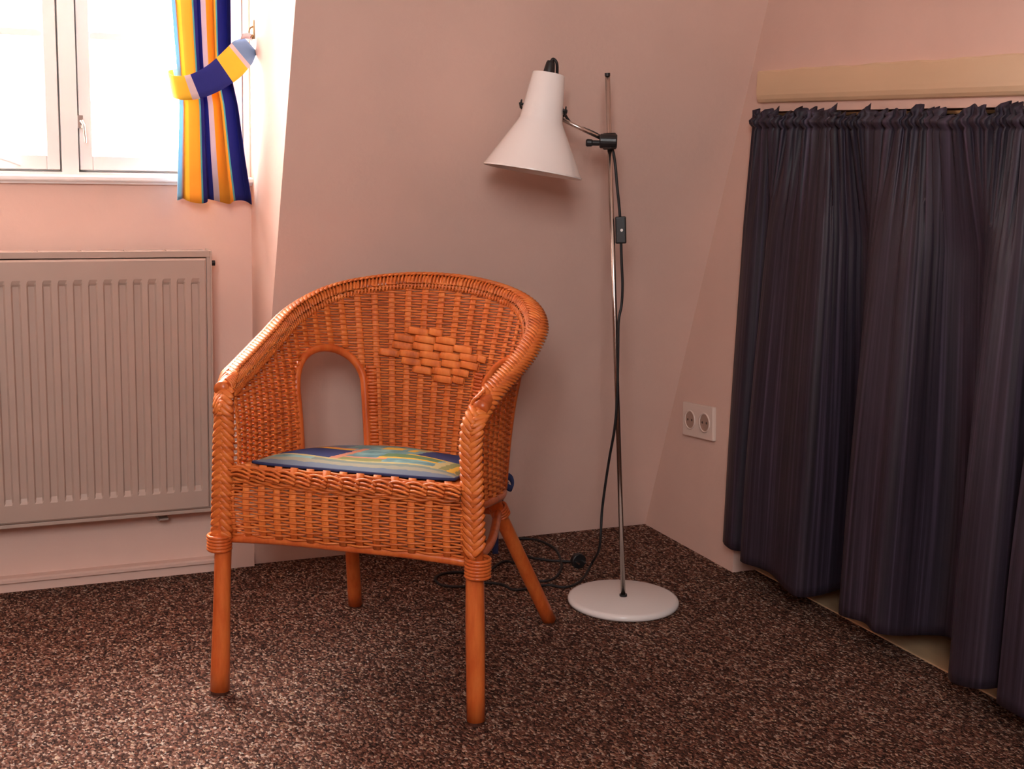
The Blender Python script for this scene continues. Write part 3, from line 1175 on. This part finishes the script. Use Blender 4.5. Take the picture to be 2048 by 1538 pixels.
# strands wrapped over the rolled rim, side by side
rv = MB()
for u in np.arange(0.004, 0.997, 0.0064/ulen):
    Hh = np.linalg.norm(at_u(RC, u)-at_u(BC, u))
    pts, nr = [], []
    for t in np.linspace(-0.012, RHO*PI*0.42, 8):
        p, nn = shell(u+0.0025*t/0.05, Hh+t)
        pts.append(p+nn*(-0.0052 if t < 0 else 0.0018))
        nr.append(nn)
    rv.tube(pts, 0.0025*random.uniform(0.9, 1.08), 6, normals=nr)
roll = obj('rolled_rim', rv, M['wicker'], chair, smooth=True, local=True)
roll['kind'] = 'stuff'

for u in stake_u:
    pts, nr = [], []
    Hh = np.linalg.norm(at_u(RC, u)-at_u(BC, u))
    for s in np.linspace(0.0, Hh+RHO*PI*0.3, 34):
        p, nn = shell(u, s)
        if hole(u, p[2], -0.004):
            pts, nr = [], []
            continue
        pts.append(p)
        nr.append(nn)
    if len(pts) > 3:
        obj('stake', MB().tube(pts, 0.0075, 8, flat=0.34, normals=nr), M['stake'], back, smooth=True, local=True)

# bent cane round each arched opening
for uc in (UH, 1-UH):
    spring = HTOP-HW*1.05
    path, nr = [], []
    seq = [(-HW, z) for z in np.linspace(0.345, spring, 10)[:-1]]
    seq += [(-HW*math.cos(a), spring+(HTOP-spring)*math.sin(a)) for a in np.linspace(0, PI, 22)]
    seq += [(HW, z) for z in np.linspace(spring, 0.345, 10)[1:]]
    for du, z in seq:
        u = uc+du
        b, r = at_u(BC, u), at_u(RC, u)
        s = (z-b[2])/(r[2]-b[2])*np.linalg.norm(r-b)
        p, nn = shell(u, max(0, s))
        path.append(p)
        nr.append(nn)
    ar = MB().tube(path, 0.0085, 10, normals=nr)
    arch = obj('arch_frame', ar, M['cane'], chair, smooth=True, local=True)
    # wrapped flat band on the back side of the opening
    sd = 1 if uc < 0.5 else -1
    wb = MB()
    for z in np.arange(0.345, spring+0.035, 0.0068):
        rr, nn_ = [], []
        for du in np.linspace(HW+0.004, HW+0.021, 4):
            u = uc+sd*du
            b, r = at_u(BC, u), at_u(RC, u)
            s = (z-b[2])/(r[2]-b[2])*np.linalg.norm(r-b)
            p, nn = shell(u, s)
            rr.append(p-nn*0.004)
            nn_.append(nn)
        wb.tube(rr, 0.0036, 6, normals=nn_)
    obj('wrapping', wb, M['cane'], arch, smooth=True, local=True)


# plaited border: chevrons of short flat strands along a path
def leaf(mb, a, b, nrm, w, th):
    """short flattened strand from a to b"""
    a, b = np.array(a), np.array(b)
    P = [a+(b-a)*t+nrm*th*0.8*math.sin(PI*min(1, t*1.0)) for t in (0, 0.2, 0.5, 0.8, 1)]
    mb.tube(P, [w*0.55, w*0.95, w, w*0.95, w*0.5], 6, flat=th/w, normals=[nrm]*5)


def plait(path, nrm, half, pitch, w=0.0048, th=0.0026):
    mb = MB()
    P = np.array(path)
    d = np.r_[0, np.cumsum(np.linalg.norm(np.diff(P, axis=0), axis=1))]
    Tn = np.gradient(P, axis=0)
    Tn /= np.linalg.norm(Tn, axis=1)[:, None]
    Nn = np.array(nrm)
    n = int(d[-1]/pitch)
    for k in range(n):
        s = (k+0.5)*pitch

        def ip(A, q):
            q = min(max(q, 0), d[-1])
            return np.array([np.interp(q, d, A[:, i]) for i in range(3)])
        for sg in (-1, 1):
            q0 = s+(0.5*pitch if sg > 0 else 0)
            p0, n0 = ip(P, q0), ip(Nn, q0)
            n0 /= np.linalg.norm(n0)
            p1, n1 = ip(P, q0-half*1.25), ip(Nn, q0-half*1.25)
            n1 /= np.linalg.norm(n1)
            t1 = ip(Tn, q0)
            side = np.cross(t1, n0)
            side /= np.linalg.norm(side)
            leaf(mb, p0-side*sg*half*0.12+n0*0.002, p1+side*sg*half-n1*0.0045, n0, w, th)
    return mb


# border along the outside of the roll
bpth, bnr = [], []
for u in np.linspace(0.0, 1.0, 160):
    Hh = np.linalg.norm(at_u(RC, u)-at_u(BC, u))
    p, nn = shell(u, Hh+RHO*PI*0.62)
    bpth.append(p)
    bnr.append(nn)
# continue down the front of each post
left_post = [np.array([-.233+.010*(z-.295)/.255, -.260, z]) for z in np.linspace(.295, .50, 26)]
right_post = [np.array([.234-.014*(z-.295)/.255, -.260, z]) for z in np.linspace(.50, .295, 26)]
lp_n = [np.array([0, -1.0, 0])]*26
join_l = spline([left_post[-1], np.array([-.229, -.257, .545]), bpth[7]], 10)[1:-1]
join_r = spline([bpth[-8], np.array([.229, -.257, .545]), right_post[0]], 10)[1:-1]
jl_n = [np.array([0, -1, 0])*(1-t)+bnr[7]*t for t in np.linspace(0.1, .9, len(join_l))]
jr_n = [bnr[-8]*(1-t)+np.array([0, -1, 0])*t for t in np.linspace(0.1, .9, len(join_r))]
allp = left_post+list(join_l)+bpth[7:-7]+list(join_r)+right_post
alln = lp_n+jl_n+bnr[7:-7]+jr_n+lp_n
pb = plait(resample(np.c_[np.array(allp), np.array(alln)], 420)[:, :3], resample(np.c_[np.array(allp), np.array(alln)], 420)[:, 3:], 0.0195, 0.0125, 0.0064, 0.003)
pl_ = obj('plaited_border', pb, M['wicker'], chair, smooth=True, local=True)
# cane core under the border
core = MB().tube([at_u(RC, u)+at_u(OUT, u)*RHO for u in np.linspace(0, 1, 160)], RHO-0.003, 10)
obj('rim_core', core, M['cane'], chair, smooth=True, local=True)

# legs
FT = {'fl': (-.240, -.256), 'fr': (.240, -.246), 'bl': (-.163, .244), 'br': (.261, .276)}
for key, topp in (('fl', (-.226, -.244, .535)), ('fr', (.224, -.244, .535)), ('bl', (-.140, .130, .345)), ('br', (.150, .100, .355))):
    fx, fy = FT[key]
    a = np.array([fx, fy, 0.006])
    b = np.array(topp)
    zs = np.linspace(0, 1, 12)
    rr = [0.0172-0.003*t+0.0008*math.sin(t*9+fx*20) for t in zs] if key[0] == 'f' else [0.0150-0.001*t for t in zs]
    lg = obj('leg', MB().tube([a+(b-a)*t for t in zs], rr, 14), M['cane'], chair, smooth=True, local=True)
    d = (b-a)/np.linalg.norm(b-a)
    obj('foot', MB().tube([(fx, fy, 0.0), a+d*0.004], rr[0]*0.96, 14), M['foot'], lg, local=True)


def binding(c, ax, r, n, wr=0.0034, parent=chair):
    mb = MB()
    ax = np.array(ax)/np.linalg.norm(ax)
    e = np.cross(ax, [0.3, 0.9, 0.2])
    e /= np.linalg.norm(e)
    g = np.cross(ax, e)
    for k in range(n):
        ck = np.array(c)+ax*(k-(n-1)/2)*wr*1.75
        mb.tube([ck+r*(math.cos(t)*e+math.sin(t)*g) for t in np.linspace(0, 2*PI, 21)[:-1]], wr, 6, closed=True)
    return obj('binding', mb, M['cane'], parent, smooth=True, local=True)


binding((-.238, -.254, .285), (0, 0, 1), .0195, 5)
binding((.238, -.249, .285), (0, 0, 1), .0205, 6)
binding((.158, .112, .332), (.1, .16, -.33), .019, 6)
binding((-.143, .136, .332), (-.02, .1, -.33), .019, 5)
binding((.178, .146, .272), (.1, .16, -.33), .0165, 4)
# rails under the seat
for p in ([(-.230, -.244, .291), (-.12, -.250, .298), (0, -.254, .299), (.12, -.250, .297), (.230, -.242, .289)],
          [(.236, -.240, .300), (.222, -.09, .285), (.175, .145, .272)], [(-.236, -.240, .300), (-.215, -.08, .285), (-.148, .150, .272)],
          [(.175, .145, .272), (.02, .17, .268), (-.148, .150, .272)]):
    obj('rail', MB().tube(spline(p, 16), 0.0085, 10), M['cane'], chair, smooth=True, local=True)
# ring carrying the lower edge of the back
obj('seat_ring', MB().tube([p-np.array([0, 0, .004]) for p in BC[::8]], 0.0085, 8), M['cane'], chair, smooth=True, local=True)

# front apron
AH = 0.132


def apron(u, s):
    x = -.214+.428*u
    y = -.246-.018*math.sin(PI*u)
    z0 = .298+.006*math.sin(PI*u)
    return np.array([x, y-0.010*math.sin(PI*min(1, s/AH)), z0+s]), np.array([0, -1.0, 0]), True


ap = MB()
NA = 15
woven_rows(ap, apron, AH, 0.0054, 0.003, NA, None, r=0.0023, u0=0.0, u1=1.0, per=5, amp=0.0036)
apo = obj('front_apron', ap, M['wicker'], chair, smooth=True, local=True)
apo['kind'] = 'stuff'
for i in range(NA):
    u = i/(NA-1)
    obj('stake', MB().tube([apron(u, s)[0] for s in np.linspace(0, AH, 6)], 0.0072, 8, flat=0.4, normals=[np.array([0, -1., 0])]*6), M['stake'], apo, smooth=True, local=True)

# seat: woven deck sloping to the back
SZ0, SZ1 = 0.425, 0.355


def seat_half(y):
    ys = [-.26, -.13, .0, .095, .160, .198]
    return np.interp(y, ys, [.215, .218, .212, .187, .132, .02])


def seat_z(y):
    return SZ0+(SZ1-SZ0)*((y+.26)/.46)


se = MB()
k = 0
yv = -.262
while yv < .19:
    hw = seat_half(yv)
    xs = np.linspace(-hw, hw, 61)
    se.tube([(x, yv, seat_z(yv)+0.0028*math.cos(x/0.03*PI+(k % 2)*PI)) for x in xs], 0.0026, 5)
    yv += 0.0056
    k += 1
seat = obj('seat', se, M['wicker'], chair, smooth=True, local=True)
seat['kind'] = 'stuff'
for i in range(14):
    x = -.195+.39*i/13
    ye = .19 if abs(x) < .06 else np.interp(abs(x), [.06, .132, .187, .21], [.19, .16, .095, 0.0])
    obj('stake', MB().tube([(x, y, seat_z(y)) for y in np.linspace(-.258, ye, 8)], 0.0045, 6, flat=.5, normals=[np.array([0, 0, 1.])]*8), M['cane'], seat, smooth=True, local=True)

# scalloped border on the front edge of the seat
sb = MB()
ns_ = 14
XS = .206
for i in range(ns_):
    w = 2*XS/ns_
    xa = -XS+w*i
    yf = -.258-.018*math.sin(PI*(i+.5)/ns_)
    for q in range(3):
        pts = []
        for t in np.linspace(0, 1, 12):
            xx_ = min(XS+.004, max(-XS-.004, xa+w*(t*1.5-0.25)))
            pts.append((xx_, yf-0.003+0.005*math.cos(PI*t)-0.0035*q, .423-.0052*q+0.0065*math.sin(PI*t)*(1-.2*q)))
        sb.tube(pts, 0.0024, 6)
for q in range(3):
    sb.tube([(-XS+2*XS*t, -.260-.018*math.sin(PI*t)+0.002*math.cos(t*60+q*2), .411-0.0048*q+0.0015*math.sin(t*60+q*2)) for t in np.linspace(0, 1, 80)], 0.0026, 6)
obj('scalloped_border', sb, M['wicker'], chair, smooth=True, local=True)

# diamond of broad plaited strips in the middle of the back
NU_D = 9


def dia(uu, ss):
    p, nn = shell(uu, ss)
    return p-nn*0.0095, nn


UC, SC = 0.512, 0.245
for r in range(-3, 4):
    half = 0.118*(1-abs(r)/4.6)
    s = SC+r*0.0158
    x = -half-0.010*r+(0.012 if r % 2 else 0.0)
    xend = half-0.010*r
    while x < xend:
        xe = min(x+0.042, xend)
        if xe-x > 0.012:
            pts, nr = [], []
            for t in np.linspace(0, 1, 7):
                uu = UC+(x+(xe-x)*t)/ulen
                p, nn = dia(uu, s-0.004*(t-0.5))
                pts.append(p-nn*0.0024*math.sin(PI*t)+nn*0.002)
                nr.append(nn)
            obj('strip', MB().tube(pts, 0.0078, 8, flat=0.24, normals=nr), M['stake'], back, smooth=True, local=True)
        x = xe+0.001


# ------------------------------------------------------------------ seat cushion (rests on the chair)
cush = thing('seat_cushion', 'thin patchwork-print seat pad in blue and olive on the wicker chair', 'cushion', CO, TH)
cush.location = (CO[0], CO[1], 0.0)
CY0, CY1 = -0.252, 0.125


def cwid(v):
    return 0.185-0.022*v


def cu(u, v, top):
    a = (2*u-1)
    x = 0.004+a*cwid(v)
    y = CY0+(CY1-CY0)*v
    corner = abs(a)**6
    y += 0.018*corner*(1 if v < 0.5 else -1)*abs(2*v-1)**2
    ed = (1-abs(a)**5)*(1-abs(2*v-1)**5)
    base = seat_z(y)+0.007
    sag = 0.006*math.sin(3.1*u+1)*math.sin(2.3*v)+0.004*math.sin(9*u+4*v)
    th = 0.005+0.017*ed**0.6
    z = base+(th+sag*ed*0.8 if top else 0.002)
    return (x, y, z)


cm_ = MB()
cm_.grid(lambda u, v: cu(u, v, True), 44, 36, lambda u, v: (u, v))
cm_.grid(lambda u, v: cu(u, 1-v, False), 44, 36, lambda u, v: (u, 1-v))
obj('pad', cm_, M['cushion'], cush, smooth=True, local=True)
pp = []
for t in np.linspace(0, 1, 161)[:-1]:
    q = t*4
    e, f = int(q), q-int(q)
    u, v = [(f, 0), (1, f), (1-f, 1), (0, 1-f)][e]
    x, y, z = cu(u, v, True)
    pp.append((x, y, seat_z(y)+0.0105))
obj('piping', MB().tube(pp, 0.0028, 8, closed=True), M['navy'], cush, smooth=True, local=True)


def ribbon(pts, wdir, w):
    P = spline(pts, 24)
    wd = np.array(wdir)
    return MB().grid(lambda u, v: P[min(23, int(round(u*23)))]+wd*(v-.5)*w, 23, 2)


tie = ribbon([(.150, .13, .375), (.172, .142, .345), (.188, .15, .325), (.200, .158, .318), (.196, .166, .335), (.184, .16, .342), (.178, .156, .325)], (.3, 0, .9), 0.014)
obj('tie', tie, M['navy'], cush, smooth=True, local=True, solid=0.0015)
tie = ribbon([(.186, .158, .330), (.176, .168, .300), (.168, .17, .26), (.165, .17, .215), (.166, .168, .175)], (.9, .3, 0), 0.013)
obj('tie', tie, M['navy'], cush, smooth=True, local=True, solid=0.0015)
